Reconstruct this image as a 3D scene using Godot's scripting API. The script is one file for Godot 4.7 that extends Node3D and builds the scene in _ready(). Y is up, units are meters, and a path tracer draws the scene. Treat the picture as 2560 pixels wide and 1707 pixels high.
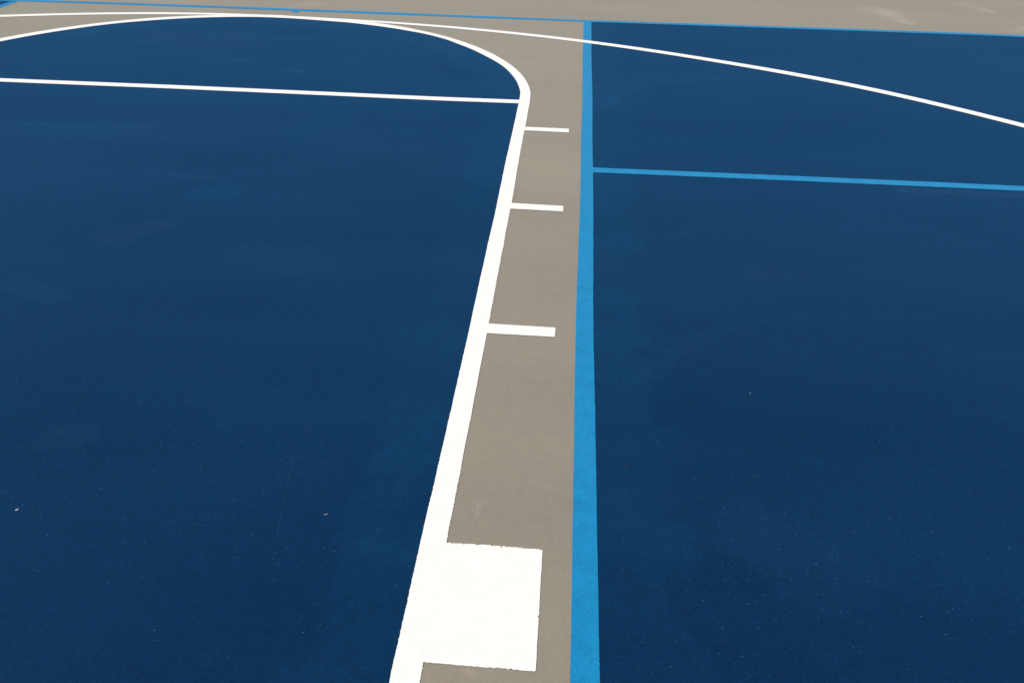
extends Node3D
# A painted outdoor basketball court. World axes: x across the lane (0 = its centre line), -z away from the
# court's end line, y up, metres. The lane is 12 feet wide over its white lines, which fixes the scale.

const FOOT := 0.3048
const INCH := 0.0254
# Camera found from the court's markings: focal length in photo pixels (2560 x 1707), place and directions.
const FOCAL := 2123.036
const EYE := Vector3(2.039, 1.317, -1.359)
const PITCH := 0.565
const ROLL := 0.023
const YAW := -0.063

# heights of the paint coats above the court surface
const COAT_FIELD := 0.0006
const COAT_BLUE := 0.0011
const COAT_WHITE := 0.0018
const COAT_OUTLINE := 0.00186

var cam_right: Vector3
var cam_up: Vector3
var cam_forward: Vector3
var rng := RandomNumberGenerator.new()
var rough_edge := FastNoiseLite.new()


func _ready() -> void:
	rng.seed = 20417
	rough_edge.seed = 77
	rough_edge.noise_type = FastNoiseLite.TYPE_SIMPLEX
	rough_edge.frequency = 1.0
	set_camera()
	set_light()
	make_materials()
	build_ground()
	build_fields()
	build_blue_lines()
	build_white_lines()
	build_small_things()


# ---------------------------------------------------------------- camera, sky, sun
func set_camera() -> void:
	var fwd := Vector3(sin(YAW) * cos(PITCH), -sin(PITCH), -cos(YAW) * cos(PITCH))
	var right := Vector3(cos(YAW), 0, sin(YAW))
	var up := right.cross(fwd)
	cam_right = right * cos(ROLL) + up * sin(ROLL)
	cam_up = up * cos(ROLL) - right * sin(ROLL)
	cam_forward = fwd
	var cam := Camera3D.new()
	cam.name = "camera"
	cam.fov = rad_to_deg(2.0 * atan(853.5 / FOCAL))
	cam.near = 0.05
	cam.far = 3000.0
	cam.transform = Transform3D(Basis(cam_right, cam_up, -cam_forward), EYE)
	add_child(cam)
	cam.current = true


func set_light() -> void:
	var sky_mat := ProceduralSkyMaterial.new()
	sky_mat.sky_top_color = Color(0.40, 0.53, 0.72)
	sky_mat.sky_horizon_color = Color(0.76, 0.80, 0.84)
	sky_mat.sky_curve = 0.15
	sky_mat.ground_bottom_color = Color(0.35, 0.33, 0.30)
	sky_mat.ground_horizon_color = Color(0.60, 0.62, 0.62)
	sky_mat.sun_angle_max = 12.0
	var sky := Sky.new()
	sky.sky_material = sky_mat
	var env := Environment.new()
	env.background_mode = Environment.BG_SKY
	env.sky = sky
	env.tonemap_mode = Environment.TONE_MAPPER_LINEAR
	env.tonemap_exposure = 1.0
	env.sdfgi_enabled = true
	env.ssao_enabled = true
	env.ssil_enabled = true
	var we := WorldEnvironment.new()
	we.name = "environment"
	we.environment = env
	add_child(we)
	var sun := DirectionalLight3D.new()
	sun.name = "sun"
	sun.light_energy = 1.45
	sun.light_color = Color(1.0, 0.955, 0.88)
	sun.light_angular_distance = 0.5
	sun.shadow_enabled = true
	# high sun behind the camera's shoulder
	sun.look_at_from_position(Vector3(-4.5, 9.0, 2.5), Vector3.ZERO, Vector3.UP)
	add_child(sun)


# ---------------------------------------------------------------- photo pixel to a point on the court
func at(px: float, py: float, h: float) -> Vector2:
	var d := cam_forward + cam_right * ((px - 1280.0) / FOCAL) - cam_up * ((py - 853.5) / FOCAL)
	var t := (h - EYE.y) / d.y
	var p := EYE + d * t
	return Vector2(p.x, p.z)


func line_at(pts: Array, h: float) -> PackedVector2Array:
	var out := PackedVector2Array()
	for k in range(0, pts.size(), 2):
		out.append(at(pts[k], pts[k + 1], h))
	return out


# ---------------------------------------------------------------- textures and materials
var grey_paint: StandardMaterial3D
var navy_paint: StandardMaterial3D
var light_blue_paint: StandardMaterial3D
var white_paint: StandardMaterial3D
var asphalt: StandardMaterial3D
var chip_white: StandardMaterial3D
var chip_dark: StandardMaterial3D
var scratch_mark: StandardMaterial3D
var grain_pale: StandardMaterial3D


func wrap_noise(size: int, freq: float, seed_: int, octaves: int) -> PackedByteArray:
	var n := FastNoiseLite.new()
	n.seed = seed_
	n.noise_type = FastNoiseLite.TYPE_SIMPLEX_SMOOTH
	n.frequency = freq
	n.fractal_octaves = octaves
	var im := n.get_seamless_image(size, size, false, false, 0.1, true)
	im.convert(Image.FORMAT_L8)
	return im.get_data()


# Sanded paint: a mix of single grains, clusters of grains and soft roller mottling, tiling over one metre.
func grain_image(depth: float, mottling: float, seed_: int, pigment := Color(1, 1, 1)) -> ImageTexture:
	var size := 1024
	var fine := wrap_noise(size, 0.42, seed_, 1)
	var mid := wrap_noise(size, 0.09, seed_ + 1, 3)
	var patch := wrap_noise(size, 0.03, seed_ + 3, 2)
	var soft := wrap_noise(size, 0.012, seed_ + 2, 3)
	var data := PackedByteArray()
	data.resize(size * size * 3)
	var r := RandomNumberGenerator.new()
	r.seed = seed_ + 5
	for k in size * size:
		var v := 0.93
		v += depth * ((fine[k] / 255.0 - 0.5) * 1.1 + (mid[k] / 255.0 - 0.5) * 0.7 + (patch[k] / 255.0 - 0.5) * 0.25 + (r.randf() - 0.5) * 0.5)
		v += mottling * (soft[k] / 255.0 - 0.5)
		data[k * 3] = clampi(int(v * pigment.r * 255.0 + r.randf()), 0, 255)
		data[k * 3 + 1] = clampi(int(v * pigment.g * 255.0 + r.randf()), 0, 255)
		data[k * 3 + 2] = clampi(int(v * pigment.b * 255.0 + r.randf()), 0, 255)
	var im := Image.create_from_data(size, size, false, Image.FORMAT_RGB8, data)
	im.generate_mipmaps()
	return ImageTexture.create_from_image(im)


func relief_image(seed_: int) -> ImageTexture:
	var size := 1024
	var fine := wrap_noise(size, 0.30, seed_, 2)
	var im := Image.create_from_data(size, size, false, Image.FORMAT_L8, fine)
	im.generate_mipmaps()
	return ImageTexture.create_from_image(im)


# One centimetre per pixel, 10.24 m square: film of dust and squeegee streaks on a paint coat. Colour is the
# colour of what lies on the paint, alpha how much of it there is.
const MAP_SIDE := 10.24
const MAP_X := -4.0
const MAP_Z := -1.5


func film_data(tint: Color, other: Color, streak: float, base: float, seed_: int) -> PackedByteArray:
	var n := FastNoiseLite.new()
	n.seed = seed_
	n.noise_type = FastNoiseLite.TYPE_SIMPLEX_SMOOTH
	n.frequency = 1.0
	n.fractal_octaves = 4
	var m := FastNoiseLite.new()
	m.seed = seed_ + 9
	m.noise_type = FastNoiseLite.TYPE_SIMPLEX_SMOOTH
	m.frequency = 1.0
	m.fractal_octaves = 3
	var data := PackedByteArray()
	data.resize(1024 * 1024 * 4)
	for j in 1024:
		var z := j * 0.01
		for i in 1024:
			var x := i * 0.01
			# passes of a wide squeegee lie across the lane, slightly bent
			var bend := z + 0.06 * sin(x * 0.9) + 0.02 * x
			var a := n.get_noise_2d(x * 0.35, bend * 1.9) * streak
			var b := m.get_noise_2d(x * 0.8, z * 0.8)
			var cover := clampf(base + a + 0.5 * streak * b, 0.0, 1.0)
			var mixv := clampf(0.5 + 1.1 * m.get_noise_2d(x * 0.5 + 40.0, z * 0.5), 0.0, 1.0)
			var c := tint.lerp(other, mixv)
			var k := (j * 1024 + i) * 4
			data[k] = int(c.r * 255.0)
			data[k + 1] = int(c.g * 255.0)
			data[k + 2] = int(c.b * 255.0)
			data[k + 3] = int(cover * 255.0)
	return data


# A stain or scuff with a ragged outline between two points of the court.
func stain(data: PackedByteArray, a: Vector2, b: Vector2, half: float, c: Color, strength: float, seed_: int) -> void:
	var n := FastNoiseLite.new()
	n.seed = seed_
	n.frequency = 1.0
	n.fractal_octaves = 3
	var pa := Vector2((a.x - MAP_X), (MAP_Z - a.y)) * 100.0
	var pb := Vector2((b.x - MAP_X), (MAP_Z - b.y)) * 100.0
	var hw := half * 100.0
	var lo := Vector2(minf(pa.x, pb.x), minf(pa.y, pb.y)) - Vector2(hw, hw) * 1.6
	var hi := Vector2(maxf(pa.x, pb.x), maxf(pa.y, pb.y)) + Vector2(hw, hw) * 1.6
	for j in range(maxi(0, int(lo.y)), mini(1023, int(hi.y)) + 1):
		for i in range(maxi(0, int(lo.x)), mini(1023, int(hi.x)) + 1):
			var p := Vector2(i, j)
			var ab := pb - pa
			var t := clampf((p - pa).dot(ab) / maxf(ab.length_squared(), 0.001), 0.0, 1.0)
			var d := p.distance_to(pa + ab * t) / hw
			d += 0.55 * n.get_noise_2d(i * 0.045, j * 0.045) + 0.25 * n.get_noise_2d(i * 0.2, j * 0.2)
			var s := strength * (1.0 - smoothstep(0.55, 1.05, d)) * (0.8 + 0.4 * n.get_noise_2d(i * 0.3, j * 0.3))
			if s <= 0.004:
				continue
			var k := (j * 1024 + i) * 4
			var old := data[k + 3] / 255.0
			var cov := old + (1.0 - old) * s
			var w := s / maxf(cov, 0.001)
			data[k] = int(lerpf(data[k], c.r * 255.0, w))
			data[k + 1] = int(lerpf(data[k + 1], c.g * 255.0, w))
			data[k + 2] = int(lerpf(data[k + 2], c.b * 255.0, w))
			data[k + 3] = int(cov * 255.0)


func stroke(data: PackedByteArray, pixels: Array, half: float, c: Color, strength: float, seed_: int) -> void:
	var line := resample(line_at(pixels, 0.0), 10)
	for k in line.size() - 1:
		stain(data, line[k], line[k + 1], half, c, strength * 0.55, seed_)


func film_texture(data: PackedByteArray) -> ImageTexture:
	var im := Image.create_from_data(1024, 1024, false, Image.FORMAT_RGBA8, data)
	im.flip_y()  # rows run away from the camera, v runs with them (see map_uv)
	return ImageTexture.create_from_image(im)


func map_uv(x: float, z: float) -> Vector2:
	return Vector2((x - MAP_X) / MAP_SIDE, 1.0 - (MAP_Z - z) / MAP_SIDE)


func paint(called: String, linear: Color, grain: ImageTexture, relief: ImageTexture, bump: float, rough: float, sky_sheen: float, sheen_tint: float) -> StandardMaterial3D:
	var m := StandardMaterial3D.new()
	m.resource_name = called
	m.albedo_color = linear.linear_to_srgb()
	m.albedo_texture = grain
	m.uv1_triplanar = true
	m.uv1_world_triplanar = true
	m.uv1_scale = Vector3(1.0, 1.0, 1.0)
	m.roughness = rough
	m.metallic_specular = 0.12
	if sky_sheen > 0.0:
		# tinted sheen added to lighten the far court, standing in for reflected sky
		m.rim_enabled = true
		m.rim = sky_sheen
		m.rim_tint = sheen_tint
	if relief:
		m.heightmap_enabled = true
		m.heightmap_texture = relief
		m.heightmap_scale = bump
	return m


func lay_film(m: StandardMaterial3D, film: ImageTexture) -> void:
	m.detail_enabled = true
	m.detail_blend_mode = BaseMaterial3D.BLEND_MODE_MIX
	m.detail_uv_layer = BaseMaterial3D.DETAIL_UV_2
	m.detail_albedo = film


func make_materials() -> void:
	var relief := relief_image(31)
	var grain_grey := grain_image(0.10, 0.03, 101, Color(0.229, 0.239, 0.281).linear_to_srgb())
	var grain_navy := grain_image(0.34, 0.06, 202, Color(0.0150, 0.0495, 0.0890).linear_to_srgb())
	var grain_line := grain_image(0.16, 0.08, 303)
	var grain_white := grain_image(0.05, 0.015, 404)

	grey_paint = paint("grey_acrylic_paint", Color(1.0, 0.85, 0.575), grain_grey, relief, 0.035, 0.75, 1.0, 1.0)  # bright base colour, here and on the blue, tints the added far sheen
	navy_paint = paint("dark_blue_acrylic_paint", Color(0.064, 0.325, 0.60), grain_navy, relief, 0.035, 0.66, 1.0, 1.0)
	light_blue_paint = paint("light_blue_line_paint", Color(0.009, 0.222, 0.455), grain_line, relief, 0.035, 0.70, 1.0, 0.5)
	white_paint = paint("white_line_paint", Color(0.856, 0.843, 0.802), grain_white, relief, 0.03, 0.75, 0.0, 0.0)
	asphalt = paint("asphalt", Color(0.2, 0.2, 0.2), grain_grey, null, 0.0, 0.9, 0.0, 0.0)

	grey_paint.metallic_specular = 0.30
	# what lies on the grey coat: pale dust, and two pale scuffs beyond the blue field's end line
	var g := film_data(Color(0.66, 0.63, 0.56), Color(0.62, 0.57, 0.53), 0.10, 0.10, 11)
	var pale := Color(0.80, 0.75, 0.67)
	stain(g, at(2190, 24, 0), at(2226, 34, 0), 0.15, pale, 0.12, 1)
	stain(g, at(2212, 32, 0), at(2274, 57, 0), 0.07, pale, 0.14, 2)
	stain(g, at(2236, 50, 0), at(2268, 58, 0), 0.06, pale, 0.10, 12)
	stain(g, at(2425, 12, 0), at(2462, 26, 0), 0.10, pale, 0.11, 3)
	stain(g, at(2458, 25, 0), at(2488, 34, 0), 0.06, pale, 0.11, 4)
	stain(g, at(2540, 78, 0), at(2575, 70, 0), 0.05, pale, 0.15, 5)
	stain(g, at(500, 22, 0), at(560, 24, 0), 0.10, pale, 0.07, 8)
	stain(g, at(740, 14, 0), at(790, 8, 0), 0.10, pale, 0.08, 9)
	stain(g, at(1156, 1678, 0), at(1170, 1688, 0), 0.014, Color(0.74, 0.70, 0.63), 0.12, 6)
	stain(g, at(1185, 1262, 0), at(1183, 1296, 0), 0.006, Color(0.70, 0.70, 0.64), 0.16, 7)
	lay_film(grey_paint, film_texture(g))

	# what lies on the dark blue coat: a thin film of dust in squeegee passes, and some dried puddle marks
	var b := film_data(Color(0.20, 0.35, 0.51), Color(0.14, 0.36, 0.53), 0.042, 0.045, 23)
	var dry := Color(0.34, 0.38, 0.56)
	var teal := Color(0.14, 0.44, 0.62)
	stain(b, at(290, 590, 0), at(400, 560, 0), 0.09, dry, 0.036, 21)
	stain(b, at(650, 640, 0), at(770, 670, 0), 0.13, dry, 0.027, 22)
	stain(b, at(490, 488, 0), at(560, 480, 0), 0.09, teal, 0.032, 23)
	stain(b, at(20, 720, 0), at(130, 745, 0), 0.06, teal, 0.041, 24)
	stain(b, at(-40, 460, 0), at(430, 447, 0), 0.13, Color(0.24, 0.42, 0.58), 0.023, 25)
	stain(b, at(-40, 325, 0), at(500, 330, 0), 0.16, Color(0.24, 0.42, 0.58), 0.018, 26)
	stain(b, at(820, 350, 0), at(1150, 400, 0), 0.14, dry, 0.016, 27)
	stain(b, at(120, 1100, 0), at(190, 1090, 0), 0.05, Color(0.30, 0.48, 0.62), 0.023, 28)
	stain(b, at(640, 1200, 0), at(760, 1180, 0), 0.10, Color(0.30, 0.46, 0.62), 0.011, 29)
	stain(b, at(2250, 476, 0), at(2600, 492, 0), 0.035, Color(0.36, 0.48, 0.60), 0.052, 30)
	stain(b, at(1500, 230, 0), at(1640, 180, 0), 0.12, dry, 0.025, 31)
	stain(b, at(1900, 690, 0), at(2300, 700, 0), 0.10, dry, 0.017, 32)
	stain(b, at(2380, 885, 0), at(2640, 886, 0), 0.06, Color(0.26, 0.42, 0.58), 0.021, 33)
	stain(b, at(380, 95, 0), at(620, 100, 0), 0.25, dry, 0.021, 34)
	stain(b, at(1900, 1330, 0), at(2080, 1460, 0), 0.12, Color(0.24, 0.42, 0.62), 0.021, 35)
	# band cut in by brush along the tape: a slightly greener coat with a visible lap
	var cut := Color(0.085, 0.37, 0.53)
	var lane := line_at(LANE_INNER, 0.0)
	for k in lane.size() - 1:
		stain(b, lane[k] - Vector2(0.06, 0), lane[k + 1] - Vector2(0.06, 0), 0.15, cut, 0.026, 60)
	var ring_table := radius_table(line_at(CIRCLE_INNER, 0.0), CIRCLE_CENTRE)
	var ring := arc_points(ring_table, CIRCLE_CENTRE, -0.9, 1.4, 24)
	for k in ring.size() - 1:
		var inward := (CIRCLE_CENTRE - ring[k]).normalized() * 0.08
		stain(b, ring[k] + inward, ring[k + 1] + inward, 0.18, cut, 0.03, 61)
	var side := line_at(SIDELINE_OUTER, 0.0)
	for k in range(1, side.size() - 1):
		stain(b, side[k] + Vector2(0.06, 0), side[k + 1] + Vector2(0.06, 0), 0.14, cut, 0.036, 62)
	# laps left by single squeegee strokes
	var lap := Color(0.20, 0.38, 0.54)
	stroke(b, [1488, 262, 1530, 222, 1600, 200, 1720, 186, 1900, 182], 0.05, Color(0.05, 0.22, 0.40), 0.16, 70)
	stroke(b, [1500, 275, 1560, 228, 1660, 206, 1800, 196, 2000, 194], 0.03, lap, 0.10, 71)
	stroke(b, [1000, 118, 1100, 128, 1180, 146, 1230, 170], 0.04, Color(0.05, 0.22, 0.40), 0.12, 72)
	stroke(b, [300, 108, 420, 98, 620, 92, 800, 94], 0.05, lap, 0.055, 73)
	stroke(b, [0, 140, 200, 138, 420, 126], 0.04, lap, 0.044, 74)
	stroke(b, [0, 430, 180, 429, 420, 436, 560, 452], 0.02, lap, 0.055, 75)
	stroke(b, [0, 312, 220, 313, 460, 320], 0.03, lap, 0.044, 76)
	stroke(b, [560, 148, 620, 152], 0.03, lap, 0.066, 77)
	stroke(b, [700, 176, 760, 180], 0.03, lap, 0.055, 78)
	stroke(b, [1600, 600, 1900, 560, 2300, 575, 2560, 640], 0.03, lap, 0.035, 79)
	stroke(b, [1560, 980, 1700, 860, 1960, 790, 2300, 800], 0.03, lap, 0.035, 80)
	stroke(b, [2140, 194, 2200, 208], 0.012, Color(0.4, 0.5, 0.62), 0.06, 83)
	lay_film(navy_paint, film_texture(b))

	chip_white = StandardMaterial3D.new()
	chip_white.resource_name = "chip_of_white_paint"
	chip_white.albedo_color = Color(0.34, 0.37, 0.37).linear_to_srgb()
	chip_white.metallic_specular = 0.2
	chip_white.roughness = 0.8
	chip_dark = StandardMaterial3D.new()
	chip_dark.resource_name = "dry_leaf_fleck"
	chip_dark.albedo_color = Color(0.02, 0.02, 0.02).linear_to_srgb()
	chip_dark.roughness = 0.8
	scratch_mark = StandardMaterial3D.new()
	scratch_mark.resource_name = "scratched_blue_paint"
	scratch_mark.albedo_color = Color(0.013, 0.042, 0.095).linear_to_srgb()
	scratch_mark.roughness = 0.8
	scratch_mark.metallic_specular = 0.12
	grain_pale = StandardMaterial3D.new()
	grain_pale.resource_name = "bare_sand_grain"
	grain_pale.albedo_color = Color(0.045, 0.115, 0.20).linear_to_srgb()
	grain_pale.metallic_specular = 0.2
	grain_pale.roughness = 0.6


# ---------------------------------------------------------------- mesh helpers
func tag(o: Node, label: String, category := "", group := "", kind := "") -> void:
	o.set_meta("label", label)
	if category:
		o.set_meta("category", category)
	if group:
		o.set_meta("group", group)
	if kind:
		o.set_meta("kind", kind)


func commit(called: String, st: SurfaceTool, m: Material, parent: Node = self) -> MeshInstance3D:
	var o := MeshInstance3D.new()
	o.name = called
	o.mesh = st.commit()
	o.material_override = m
	parent.add_child(o, true)
	return o


func vertex(st: SurfaceTool, p: Vector2, h: float) -> void:
	st.set_normal(Vector3.UP)
	st.set_uv(Vector2(p.x, p.y))
	st.set_uv2(map_uv(p.x, p.y))
	st.add_vertex(Vector3(p.x, h, p.y))


func face(st: SurfaceTool, a: Vector2, b: Vector2, c: Vector2, h: float) -> void:
	# clockwise seen from above
	if (b - a).cross(c - a) < 0.0:
		var s := b
		b = c
		c = s
	vertex(st, a, h)
	vertex(st, b, h)
	vertex(st, c, h)


# Points along a polyline every step metres.
func dense(line: PackedVector2Array, step: float) -> PackedVector2Array:
	var out := PackedVector2Array()
	for k in line.size() - 1:
		var a := line[k]
		var b := line[k + 1]
		var n := maxi(1, int(ceil(a.distance_to(b) / step)))
		for i in n:
			out.append(a.lerp(b, float(i) / n))
	out.append(line[line.size() - 1])
	return out


# count points at even shares of a polyline's length
func resample(line: PackedVector2Array, count: int) -> PackedVector2Array:
	var lengths := PackedFloat32Array([0.0])
	for k in line.size() - 1:
		lengths.append(lengths[k] + line[k].distance_to(line[k + 1]))
	var total := lengths[lengths.size() - 1]
	var out := PackedVector2Array()
	var s := 0
	for i in count:
		var want := total * i / (count - 1)
		while s < line.size() - 2 and lengths[s + 1] < want:
			s += 1
		out.append(line[s].lerp(line[s + 1], clampf((want - lengths[s]) / maxf(lengths[s + 1] - lengths[s], 1e-6), 0.0, 1.0)))
	return out


# Paint creeps under the tape between the grains: short teeth along an edge, a few mm deep. bleed is signed:
# to the right of the direction of travel when positive.
func ragged(line: PackedVector2Array, bleed: float, from: float) -> PackedVector2Array:
	var out := PackedVector2Array()
	var run := from
	for k in line.size():
		var p := line[k]
		var q := line[mini(k + 1, line.size() - 1)] - line[maxi(k - 1, 0)]
		if k > 0:
			run += p.distance_to(line[k - 1])
		var side := Vector2(-q.y, q.x).normalized()
		var slow := rough_edge.get_noise_2d(run * 7.0, from) * 0.0006
		var where := clampf(0.55 + 1.4 * rough_edge.get_noise_2d(run * 3.0, from + 50.0), 0.05, 1.0)
		var teeth := maxf(0.0, rough_edge.get_noise_2d(run * 170.0, from + 9.0) + 0.25 * rough_edge.get_noise_2d(run * 340.0, from + 3.0))
		out.append(p + side * (slow + bleed * where * teeth * 1.6))
	return out


# A stripe between two edges that run the same way.
func stripe(st: SurfaceTool, a: PackedVector2Array, b: PackedVector2Array, h: float) -> void:
	for k in a.size() - 1:
		face(st, a[k], a[k + 1], b[k + 1], h)
		face(st, a[k], b[k + 1], b[k], h)


func stripe_mesh(called: String, left: PackedVector2Array, right: PackedVector2Array, h: float, m: Material, bleed_left: float, bleed_right: float, step := 0.0022) -> MeshInstance3D:
	var length := 0.0
	for k in left.size() - 1:
		length += left[k].distance_to(left[k + 1])
	var count := maxi(2, int(length / step))
	var st := SurfaceTool.new()
	st.begin(Mesh.PRIMITIVE_TRIANGLES)
	stripe(st, ragged(resample(left, count), -bleed_left, rng.randf() * 90.0), ragged(resample(right, count), bleed_right, rng.randf() * 90.0), h)
	return commit(called, st, m)


func outline_mesh(called: String, corners: PackedVector2Array, h: float, m: Material, bleed: float) -> MeshInstance3D:
	# corners run clockwise seen from above, so that the paint creeps outwards
	var ring := corners.duplicate()
	ring.append(corners[0])
	var edge := PackedVector2Array()
	for k in corners.size():
		var part := ragged(dense(PackedVector2Array([ring[k], ring[k + 1]]), 0.0018), bleed, rng.randf() * 90.0)
		part.remove_at(part.size() - 1)
		edge.append_array(part)
	var ids := Geometry2D.triangulate_polygon(edge)
	var st := SurfaceTool.new()
	st.begin(Mesh.PRIMITIVE_TRIANGLES)
	for k in range(0, ids.size(), 3):
		face(st, edge[ids[k]], edge[ids[k + 1]], edge[ids[k + 2]], h)
	return commit(called, st, m)


# Radius of a drawn arc about a centre as a smooth function of the angle, through measured points.
func radius_table(pts: PackedVector2Array, centre: Vector2) -> Array:
	var rows := []
	for p in pts:
		var d := p - centre
		rows.append(Vector2(atan2(d.x, -d.y), d.length()))
	rows.sort_custom(func(u, v): return u.x < v.x)
	return rows


func radius_at(rows: Array, angle: float) -> float:
	# local weighted mean: a chalked arc is smoother than single measurements of it
	var total := 0.0
	var weight := 0.0
	for r: Vector2 in rows:
		var w := exp(-pow((r.x - angle) / 0.085, 2.0)) + 1e-9 / (1e-4 + absf(r.x - angle))
		total += w * r.y
		weight += w
	return total / weight


func quad(called: String, x0: float, z0: float, x1: float, z1: float, h: float, m: Material) -> MeshInstance3D:
	var st := SurfaceTool.new()
	st.begin(Mesh.PRIMITIVE_TRIANGLES)
	face(st, Vector2(x0, z0), Vector2(x1, z0), Vector2(x1, z1), h)
	face(st, Vector2(x0, z0), Vector2(x1, z1), Vector2(x0, z1), h)
	return commit(called, st, m)


# ---------------------------------------------------------------- the setting
func build_ground() -> void:
	var o := quad("ground", -900, -900, 900, 900, -0.03, asphalt)
	tag(o, "dark asphalt around the painted court", "", "", "structure")
	o = quad("court_surface", -13.0, -17.0, 13.0, 9.0, 0.0, grey_paint)
	tag(o, "grey-beige painted sports court surface", "", "", "structure")


# measured edges of the light blue line beside the grey strip (photo pixels, from its far end towards the camera)
const SIDELINE_INNER := [1460, 52.0, 1459.3, 56, 1456.8, 140, 1455.9, 250, 1452.6, 350, 1452.2, 420, 1450.6, 490, 1449.9, 525, 1446.6, 600, 1441.3, 750, 1439.3, 825, 1437.8, 900, 1436.2, 1000, 1431.8, 1320, 1425.2, 1707]
const SIDELINE_OUTER := [1479, 52.0, 1479, 56, 1478.8, 140, 1481.5, 250, 1481.4, 350, 1482.6, 420, 1483.6, 490, 1483.4, 525, 1483.5, 600, 1483.2, 750, 1483.8, 825, 1485.2, 900, 1487.4, 1000, 1493, 1320, 1499.9, 1707]
const END_LINE_FAR := [-60, -4.0, 120, 0.2, 420, 10.4, 600, 16.7, 900, 27.6, 1160, 38.0, 1430, 48.6, 1479, 50.6, 1530, 52.0, 2060, 69.3, 2460, 83.4, 2560, 87.9, 2700, 93.5]
const END_LINE_NEAR := [-60, 0.2, 120, 4.8, 420, 15.0, 600, 21.5, 900, 32.8, 1160, 42.8, 1430, 52.8, 1479, 54.8, 1530, 56.2, 2060, 74.0, 2460, 88.0, 2560, 92.5, 2700, 98.2]

const CIRCLE_CENTRE := Vector2(0.0, -18.824 * 0.3048)
const CIRCLE_OUTER := [0, 95.4, 80, 80.8, 160, 68.4, 240, 57.8, 320, 49.3, 400, 43.2, 480, 39.0, 960, 59.6, 1000, 66.0, 1080, 82.3, 1100, 86.8, 1140, 98.6, 1200, 119.6, 1220, 128.9, 1258.7, 150, 1280, 164.0, 1310, 194.0, 1325.1, 224.5, 1326.2, 235.0]
const CIRCLE_INNER := [0, 103.0, 80, 88.0, 160, 75.0, 240, 63.6, 320, 55.0, 400, 48.9, 480, 44.5, 560, 42.3, 600, 41.8, 640, 42.0, 680, 43.2, 720, 45.5, 800, 50.6, 900, 59.2, 919, 61.7, 960, 66.8, 1000, 72.9, 1080, 88.4, 1100, 94.0, 1160, 115.2, 1220, 142.9, 1260, 167.1, 1283.7, 191.4, 1297.1, 214.3, 1300.3, 229.6]
const LANE_OUTER := [1323.9, 258, 1313, 316.5, 1308.0, 340, 1297.6, 397, 1279.2, 506.5, 1275.7, 521, 1242.4, 694.5, 1221.7, 808, 1217.0, 832.8, 1210, 868, 1185.4, 997.8, 1162.4, 1114.9, 1150, 1180, 1122.1, 1320, 1116, 1356, 1057.3, 1655.7, 1048.4, 1707]
const LANE_INNER := [1298.0, 253, 1278.2, 343, 1264.9, 400, 1254, 453, 1240.3, 520, 1214.8, 632.5, 1191.9, 734.7, 1162.8, 870, 1132.5, 1002.4, 1107.3, 1112.6, 1090, 1190, 1061.0, 1308, 1043.3, 1388.6, 1023, 1484, 978.3, 1677, 972.5, 1707]


func arc_points(table: Array, centre: Vector2, from: float, to: float, count: int) -> PackedVector2Array:
	var out := PackedVector2Array()
	for k in count:
		var t := lerpf(from, to, float(k) / (count - 1))
		out.append(centre + Vector2(sin(t), -cos(t)) * radius_at(table, t))
	return out


# edge of the key: up the side away from the camera, round the top, down the measured side
func key_edge(lane: Array, circle: Array, side_x: float, h: float) -> PackedVector2Array:
	var out := PackedVector2Array([Vector2(-side_x, 0.0), Vector2(-side_x, CIRCLE_CENTRE.y)])
	var table := radius_table(line_at(circle, h), CIRCLE_CENTRE)
	var down := line_at(lane, h)
	# the arc flows into the side line where that begins
	var top := arc_points(table, CIRCLE_CENTRE, -PI * 0.47, 1.47, 360)
	out.append_array(top)
	for p in down:
		if p.y > top[top.size() - 1].y + 0.02:
			out.append(p)
	out.append(Vector2(out[out.size() - 1].x, 0.0))
	return out


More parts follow.
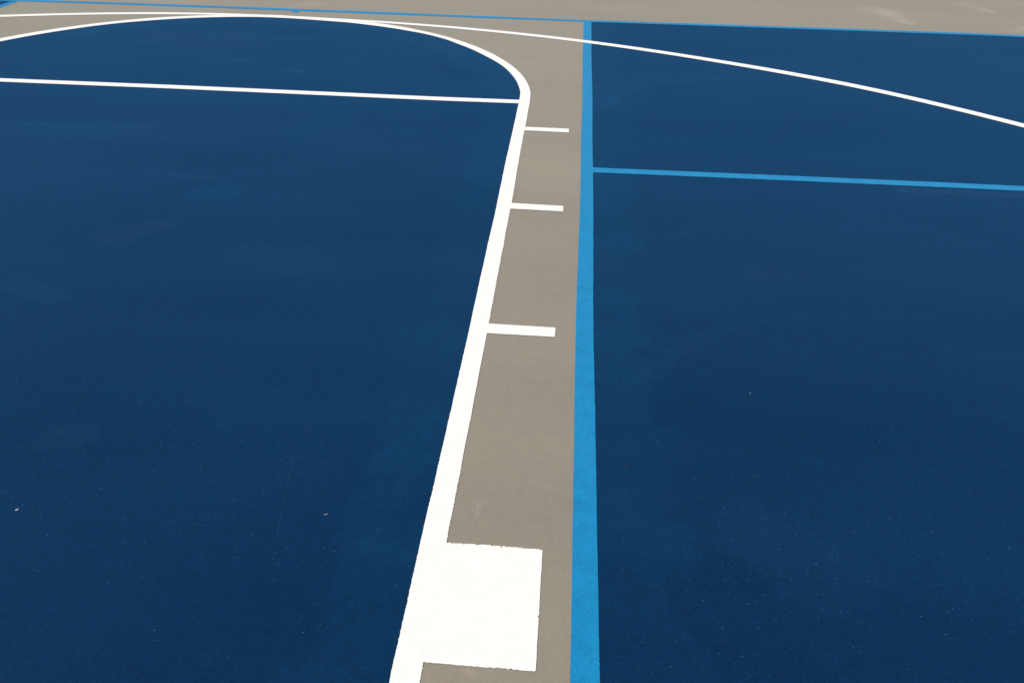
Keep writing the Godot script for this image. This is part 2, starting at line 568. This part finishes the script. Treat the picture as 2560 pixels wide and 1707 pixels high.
func build_fields() -> void:
	var h := COAT_FIELD
	# dark blue key, up to the middle of its white outline
	var inner := key_edge(LANE_INNER, CIRCLE_INNER, 6.0 * FOOT - 2.0 * INCH, h)
	var outer := key_edge(LANE_OUTER, CIRCLE_OUTER, 6.0 * FOOT, h)
	var count := 500
	inner = resample(inner, count)
	outer = resample(outer, count)
	var st := SurfaceTool.new()
	st.begin(Mesh.PRIMITIVE_TRIANGLES)
	for k in count - 1:
		var a := inner[k].lerp(outer[k], 0.5)
		var b := inner[k + 1].lerp(outer[k + 1], 0.5)
		var m := Vector2(0.0, clampf(a.y, CIRCLE_CENTRE.y, 0.0))
		var n := Vector2(0.0, clampf(b.y, CIRCLE_CENTRE.y, 0.0))
		face(st, a, b, n, h)
		if m.distance_to(n) > 1e-5:
			face(st, a, n, m, h)
	var o := commit("key_surface", st, navy_paint)
	tag(o, "dark blue painted key with a rounded top", "", "", "structure")

	# dark blue field on the other side of the light blue line
	var edge := line_at(SIDELINE_OUTER, h)
	var side := line_at(SIDELINE_INNER, h)
	var corner := line_at(END_LINE_NEAR, h)
	var far := line_at(END_LINE_FAR, h)
	st = SurfaceTool.new()
	st.begin(Mesh.PRIMITIVE_TRIANGLES)
	var near_edge := PackedVector2Array()
	for k in edge.size():
		near_edge.append(edge[k].lerp(side[k], 0.5))
	var zc := corner[7].lerp(far[7], 0.5)
	near_edge[0] = zc
	near_edge.append(Vector2(near_edge[near_edge.size() - 1].x, 3.0))
	for k in near_edge.size() - 1:
		face(st, near_edge[k], near_edge[k + 1], Vector2(9.0, near_edge[k + 1].y), h)
		face(st, near_edge[k], Vector2(9.0, near_edge[k + 1].y), Vector2(9.0, near_edge[k].y), h)
	# wedge up to the end line, which is not quite square to the side line
	for k in range(8, corner.size() - 1):
		face(st, corner[k].lerp(far[k], 0.5), corner[k + 1].lerp(far[k + 1], 0.5), zc, h + 0.0002)
	o = commit("blue_field_ground", st, navy_paint)
	tag(o, "large dark blue painted field beside the grey strip", "", "", "structure")

	# its counterpart beyond the far side of the key
	o = quad("blue_field_ground_001", -9.0, far[0].y + 0.02, -6.96 * FOOT, 3.0, h, navy_paint)
	tag(o, "dark blue painted field past the far side of the key", "", "", "structure")


func build_blue_lines() -> void:
	var h := COAT_BLUE
	var set_name := "light blue court lines"
	var inner := line_at(SIDELINE_INNER, h)
	var outer := line_at(SIDELINE_OUTER, h)
	inner.append(Vector2(inner[inner.size() - 1].x, 3.0))
	outer.append(Vector2(outer[outer.size() - 1].x, 3.0))
	var o := stripe_mesh("court_sideline", inner, outer, h, light_blue_paint, 0.0008, 0.0012)
	tag(o, "wide light blue line between the grey strip and the large dark blue field", "court line", set_name)

	var far := line_at(END_LINE_FAR, h + 0.0003)
	var near := line_at(END_LINE_NEAR, h + 0.0003)
	far.insert(0, Vector2(-9.0, far[0].y + 0.01))
	near.insert(0, Vector2(-9.0, near[0].y + 0.01))
	far.append(Vector2(9.0, far[far.size() - 1].y))
	near.append(Vector2(9.0, near[near.size() - 1].y))
	o = stripe_mesh("court_end_line", far, near, h + 0.0003, light_blue_paint, 0.001, 0.001)
	tag(o, "long thin light blue line crossing behind the rounded top of the key", "court line", set_name)

	var tick := line_at([729.0, 24.0, 747.5, 24.6, 746.5, 31.4, 729.8, 31.0], h)
	o = outline_mesh("center_mark", tick, h, light_blue_paint, 0.002)
	tag(o, "tiny light blue tick on the thin light blue line behind the key", "court mark", set_name)

	var top := line_at([1478, 418.4, 1640, 425.0, 2000, 440.2, 2360, 455.8, 2560, 465.0, 2700, 471.5], h + 0.0003)
	var low := line_at([1478, 430.2, 1640, 436.8, 2000, 452.0, 2360, 467.6, 2560, 476.8, 2700, 483.4], h + 0.0003)
	top.append(Vector2(9.0, top[top.size() - 1].y))
	low.append(Vector2(9.0, low[low.size() - 1].y))
	o = stripe_mesh("cross_line", top, low, h + 0.0003, light_blue_paint, 0.001, 0.001)
	tag(o, "light blue line crossing the large dark blue field", "court line", set_name)

	var x0 := -6.88 * FOOT
	var x1 := -7.06 * FOOT
	var z0 := near[1].y
	o = stripe_mesh("court_sideline_001", PackedVector2Array([Vector2(x1, z0), Vector2(x1, 3.0)]), PackedVector2Array([Vector2(x0, z0), Vector2(x0, 3.0)]), h, light_blue_paint, 0.001, 0.001, 0.01)
	tag(o, "light blue line ending at the thin light blue line, past the key's far side", "court line", set_name)


const ARC_CENTRE := Vector2(0.0, -5.223 * 0.3048)
const ARC_OUTER := [0, 37.6, 80, 35.2, 160, 32.9, 240, 31.3, 320, 30.3, 400, 30.2, 520, 31.9, 600, 34.1, 720, 39.4, 800, 44.2, 920, 51.2, 1000, 55.5, 1080, 61.2, 1100, 63.0, 1200, 71.5, 1250, 77.0, 1400, 92.4, 1479, 102.0, 1700, 134.0, 2000, 184.3, 2250, 231.4, 2360, 260.0, 2460, 284.0, 2560, 309.7]
const ARC_INNER := [0, 42.9, 80, 40.2, 160, 37.7, 240, 36.0, 320, 35.1, 400, 35.4, 520, 36.9, 1000, 60.0, 1080, 66.0, 1100, 68.3, 1200, 77.2, 1250, 82.7, 1400, 98.3, 1479, 109.0, 1700, 141.0, 2000, 192.8, 2250, 240.6, 2360, 269.1, 2460, 293.4, 2560, 319.2]


func build_white_lines() -> void:
	var set_name := "white basketball lines"
	var h := COAT_OUTLINE
	var inner := key_edge(LANE_INNER, CIRCLE_INNER, 6.0 * FOOT - 2.0 * INCH, h)
	var outer := key_edge(LANE_OUTER, CIRCLE_OUTER, 6.0 * FOOT, h)
	# matching pairs of points on both edges: the parts between the ends of the arc correspond
	var o := stripe_mesh("key_outline", outer, inner, h, white_paint, 0.0030, 0.0016)
	tag(o, "broad white outline of the blue key with straight sides and rounded top", "court line", set_name)

	h = COAT_WHITE
	var top := line_at([-900, 163.0, 0, 195.3, 430, 212.2, 860, 231.2, 1100, 241.9, 1298.5, 249.4, 1312, 249.9], h)
	var low := line_at([-900, 170.6, 0, 203.7, 430, 221.0, 860, 239.9, 1100, 250.8, 1297.2, 258.0, 1312, 258.6], h)
	top[0] = Vector2(-6.0 * FOOT + INCH, top[1].y + 0.01)
	low[0] = Vector2(-6.0 * FOOT + INCH, low[1].y + 0.01)
	o = stripe_mesh("free_throw_line", top, low, h, white_paint, 0.0012, 0.0012)
	tag(o, "straight white line crossing the blue key below its rounded top", "court line", set_name)

	# three-point line, tangent to the top of the key
	var far := arc_points(radius_table(line_at(ARC_OUTER, h), ARC_CENTRE), ARC_CENTRE, -PI * 0.5, PI * 0.5, 500)
	var near := arc_points(radius_table(line_at(ARC_INNER, h), ARC_CENTRE), ARC_CENTRE, -PI * 0.5, PI * 0.5, 500)
	o = stripe_mesh("three_point_line", far, near, h + 0.0003, white_paint, 0.0012, 0.0012, 0.006)
	tag(o, "long thin white curve touching the key's top and crossing the blue field", "court line", set_name)

	# the block and the lane marks stand out from the key's side over the grey strip
	var corners := line_at([1090, 1354.0, 1116, 1356.0, 1210, 1361.0, 1356.6, 1373.3, 1348.0, 1530.0, 1339.0, 1679.0, 1057.3, 1655.7, 1030, 1653.6], h)
	o = outline_mesh("lane_block", corners, h, white_paint, 0.0034)
	tag(o, "large white square block joined to the side of the key outline", "court mark", set_name)
	var marks := [
		[1200, 807.0, 1222.1, 808.3, 1389.3, 818.5, 1387.4, 842.3, 1217.0, 832.7, 1195, 831.5],
		[1262, 506.2, 1279.3, 507.1, 1409.2, 514.6, 1408.3, 528.6, 1275.7, 521.2, 1260, 520.4],
		[1298, 315.8, 1313, 316.5, 1422.7, 321.5, 1422.2, 330.9, 1310.7, 325.6, 1296, 325.0],
	]
	var says := [
		"short white lane mark next to the large white block",
		"middle one of three short white lane marks on the grey strip",
		"short white lane mark closest to the free-throw line",
	]
	for k in 3:
		o = outline_mesh("lane_mark" if k == 0 else "lane_mark_%03d" % k, line_at(marks[k], h), h, white_paint, 0.0022)
		tag(o, says[k], "court mark", "short white lane marks")


# ---------------------------------------------------------------- small things lying on the paint
func flake(called: String, a: Vector2, b: Vector2, wide: float, thick: float, h: float, m: Material) -> MeshInstance3D:
	# a small curled sliver with a ridge along its middle
	var st := SurfaceTool.new()
	st.begin(Mesh.PRIMITIVE_TRIANGLES)
	var along := b - a
	var side := Vector2(-along.y, along.x).normalized() * wide * 0.5
	var n := 6
	var rows := []
	for k in n + 1:
		var t := float(k) / n
		var w := sqrt(maxf(0.05, sin(PI * clampf(t, 0.04, 0.96)))) * (0.85 + 0.3 * rng.randf())
		var p := a.lerp(b, t) + side * 0.3 * sin(t * 2.6)
		var lift := h + thick * (0.35 + 0.65 * absf(t - 0.45))
		rows.append([Vector3(p.x - side.x * w, h + 0.0002, p.y - side.y * w), Vector3(p.x, lift + thick * 0.5, p.y), Vector3(p.x + side.x * w, h + 0.0002, p.y + side.y * w)])
	for k in n:
		for s in 2:
			var q := [rows[k][s], rows[k + 1][s], rows[k + 1][s + 1], rows[k][s + 1]]
			for i in [0, 1, 2, 0, 2, 3]:
				st.add_vertex(q[i])
	st.generate_normals()
	return commit(called, st, m)


# hairline scratch in a blue coat, wider and narrower along its run
func scratch(on: String, pixels: Array) -> void:
	var h := COAT_FIELD + 0.0001
	var line := resample(line_at(pixels, h), 14)
	var a := PackedVector2Array()
	var b := PackedVector2Array()
	for k in line.size():
		var along := line[mini(k + 1, 13)] - line[maxi(k - 1, 0)]
		var side := Vector2(-along.y, along.x).normalized() * (0.00025 + 0.0006 * rng.randf())
		a.append(line[k] - side)
		b.append(line[k] + side)
	var st := SurfaceTool.new()
	st.begin(Mesh.PRIMITIVE_TRIANGLES)
	stripe(st, a, b, h)
	commit("scratch", st, scratch_mark, get_node(on))


func build_small_things() -> void:
	var h := COAT_FIELD
	var o := flake("paint_chip", at(36.0, 1276.0, h), at(44.5, 1271.5, h), 0.005, 0.0015, h, chip_white)
	tag(o, "small rounded off-white chip lying on the blue key", "paint chip")
	o = flake("white_fiber", at(809.5, 1287.0, h), at(818.5, 1284.3, h), 0.0018, 0.0008, h, chip_white)
	tag(o, "thin straight white sliver lying on the blue key", "fiber")
	o = flake("paint_chip_001", at(1874.5, 983.6, h), at(1877.5, 982.2, h), 0.0025, 0.001, h, chip_white)
	tag(o, "tiny pale chip lying on the large dark blue field", "paint chip")
	o = flake("leaf_fleck", at(1560.5, 1164.0, h), at(1567.0, 1164.6, h), 0.004, 0.001, h, chip_dark)
	tag(o, "tiny dark fleck on the blue field beside the wide light blue line", "fleck")
	o = flake("paint_chip_002", at(1181.0, 1279.0, 0), at(1182.5, 1274.8, 0), 0.0022, 0.001, 0.0, chip_white)
	tag(o, "tiny pale chip on the grey strip above the large white block", "paint chip")

	scratch("key_surface", [733, 1140, 722, 1190, 712, 1240, 699, 1300, 691, 1340])
	scratch("key_surface", [784, 1511, 800, 1506])
	scratch("key_surface", [822, 1492, 824, 1502])
	scratch("blue_field_ground", [1637, 1090, 1640, 1078])
	scratch("blue_field_ground", [1592, 786, 1599, 776, 1605, 767])
	scratch("blue_field_ground", [1700, 160, 1712, 162, 1722, 165])
	# bare sand grains where the blue coat has rubbed through, in loose drifts
	var drifts := [
		[600, 1190, 260, 130, 330], [140, 1110, 90, 60, 90], [330, 1060, 330, 70, 190], [250, 1220, 260, 90, 150], [640, 1370, 240, 70, 90],
		[560, 1520, 420, 130, 60], [60, 735, 70, 25, 40], [60, 900, 90, 60, 60], [420, 820, 330, 120, 70],
		[1960, 1340, 150, 110, 260], [2030, 1560, 330, 130, 260], [2450, 1440, 90, 80, 60], [1900, 1180, 260, 90, 110], [1700, 1080, 160, 80, 70],
		[1760, 1280, 180, 90, 60], [2200, 1300, 260, 140, 60], [2100, 900, 300, 140, 60], [1640, 1560, 120, 130, 50],
	]
	var grain := SurfaceTool.new()
	grain.begin(Mesh.PRIMITIVE_TRIANGLES)
	var ring := [Vector3(1, 0, 0.1), Vector3(0.3, 0, 0.9), Vector3(-0.8, 0, 0.6), Vector3(-0.9, 0, -0.5), Vector3(0.2, 0, -1.0)]
	for k in 5:
		var a: Vector3 = ring[k]
		var b: Vector3 = ring[(k + 1) % 5]
		grain.add_vertex(a)
		grain.add_vertex(b)
		grain.add_vertex(Vector3(0.1, 0.7, 0.0))
	grain.generate_normals()
	var places: Array[Transform3D] = []
	for d in drifts:
		for k in int(d[4] * 0.6):
			var px: float = d[0] + rng.randfn() * d[2]
			var py: float = d[1] + rng.randfn() * d[3]
			if px < -60.0 or px > 2620.0 or py > 1760.0 or py < 640.0:
				continue
			var lane := 1298.0 + (253.0 - py) * 0.224 - 14.0
			if px > lane and px < 1512.0:
				continue
			var p := at(px, py, h)
			var size := 0.0005 + 0.0007 * pow(rng.randf(), 3.0)
			places.append(Transform3D(Basis(Vector3.UP, rng.randf() * TAU).scaled(Vector3(size * rng.randf_range(0.8, 1.5), size * 0.7, size)), Vector3(p.x, h, p.y)))
	var mm := MultiMesh.new()
	mm.transform_format = MultiMesh.TRANSFORM_3D
	mm.mesh = grain.commit()
	mm.instance_count = places.size()
	for k in places.size():
		mm.set_instance_transform(k, places[k])
	var mi := MultiMeshInstance3D.new()
	mi.name = "sand_grit"
	mi.multimesh = mm
	mi.material_override = grain_pale
	add_child(mi)
	tag(mi, "pale sand grains speckling the dark blue paint", "", "", "stuff")
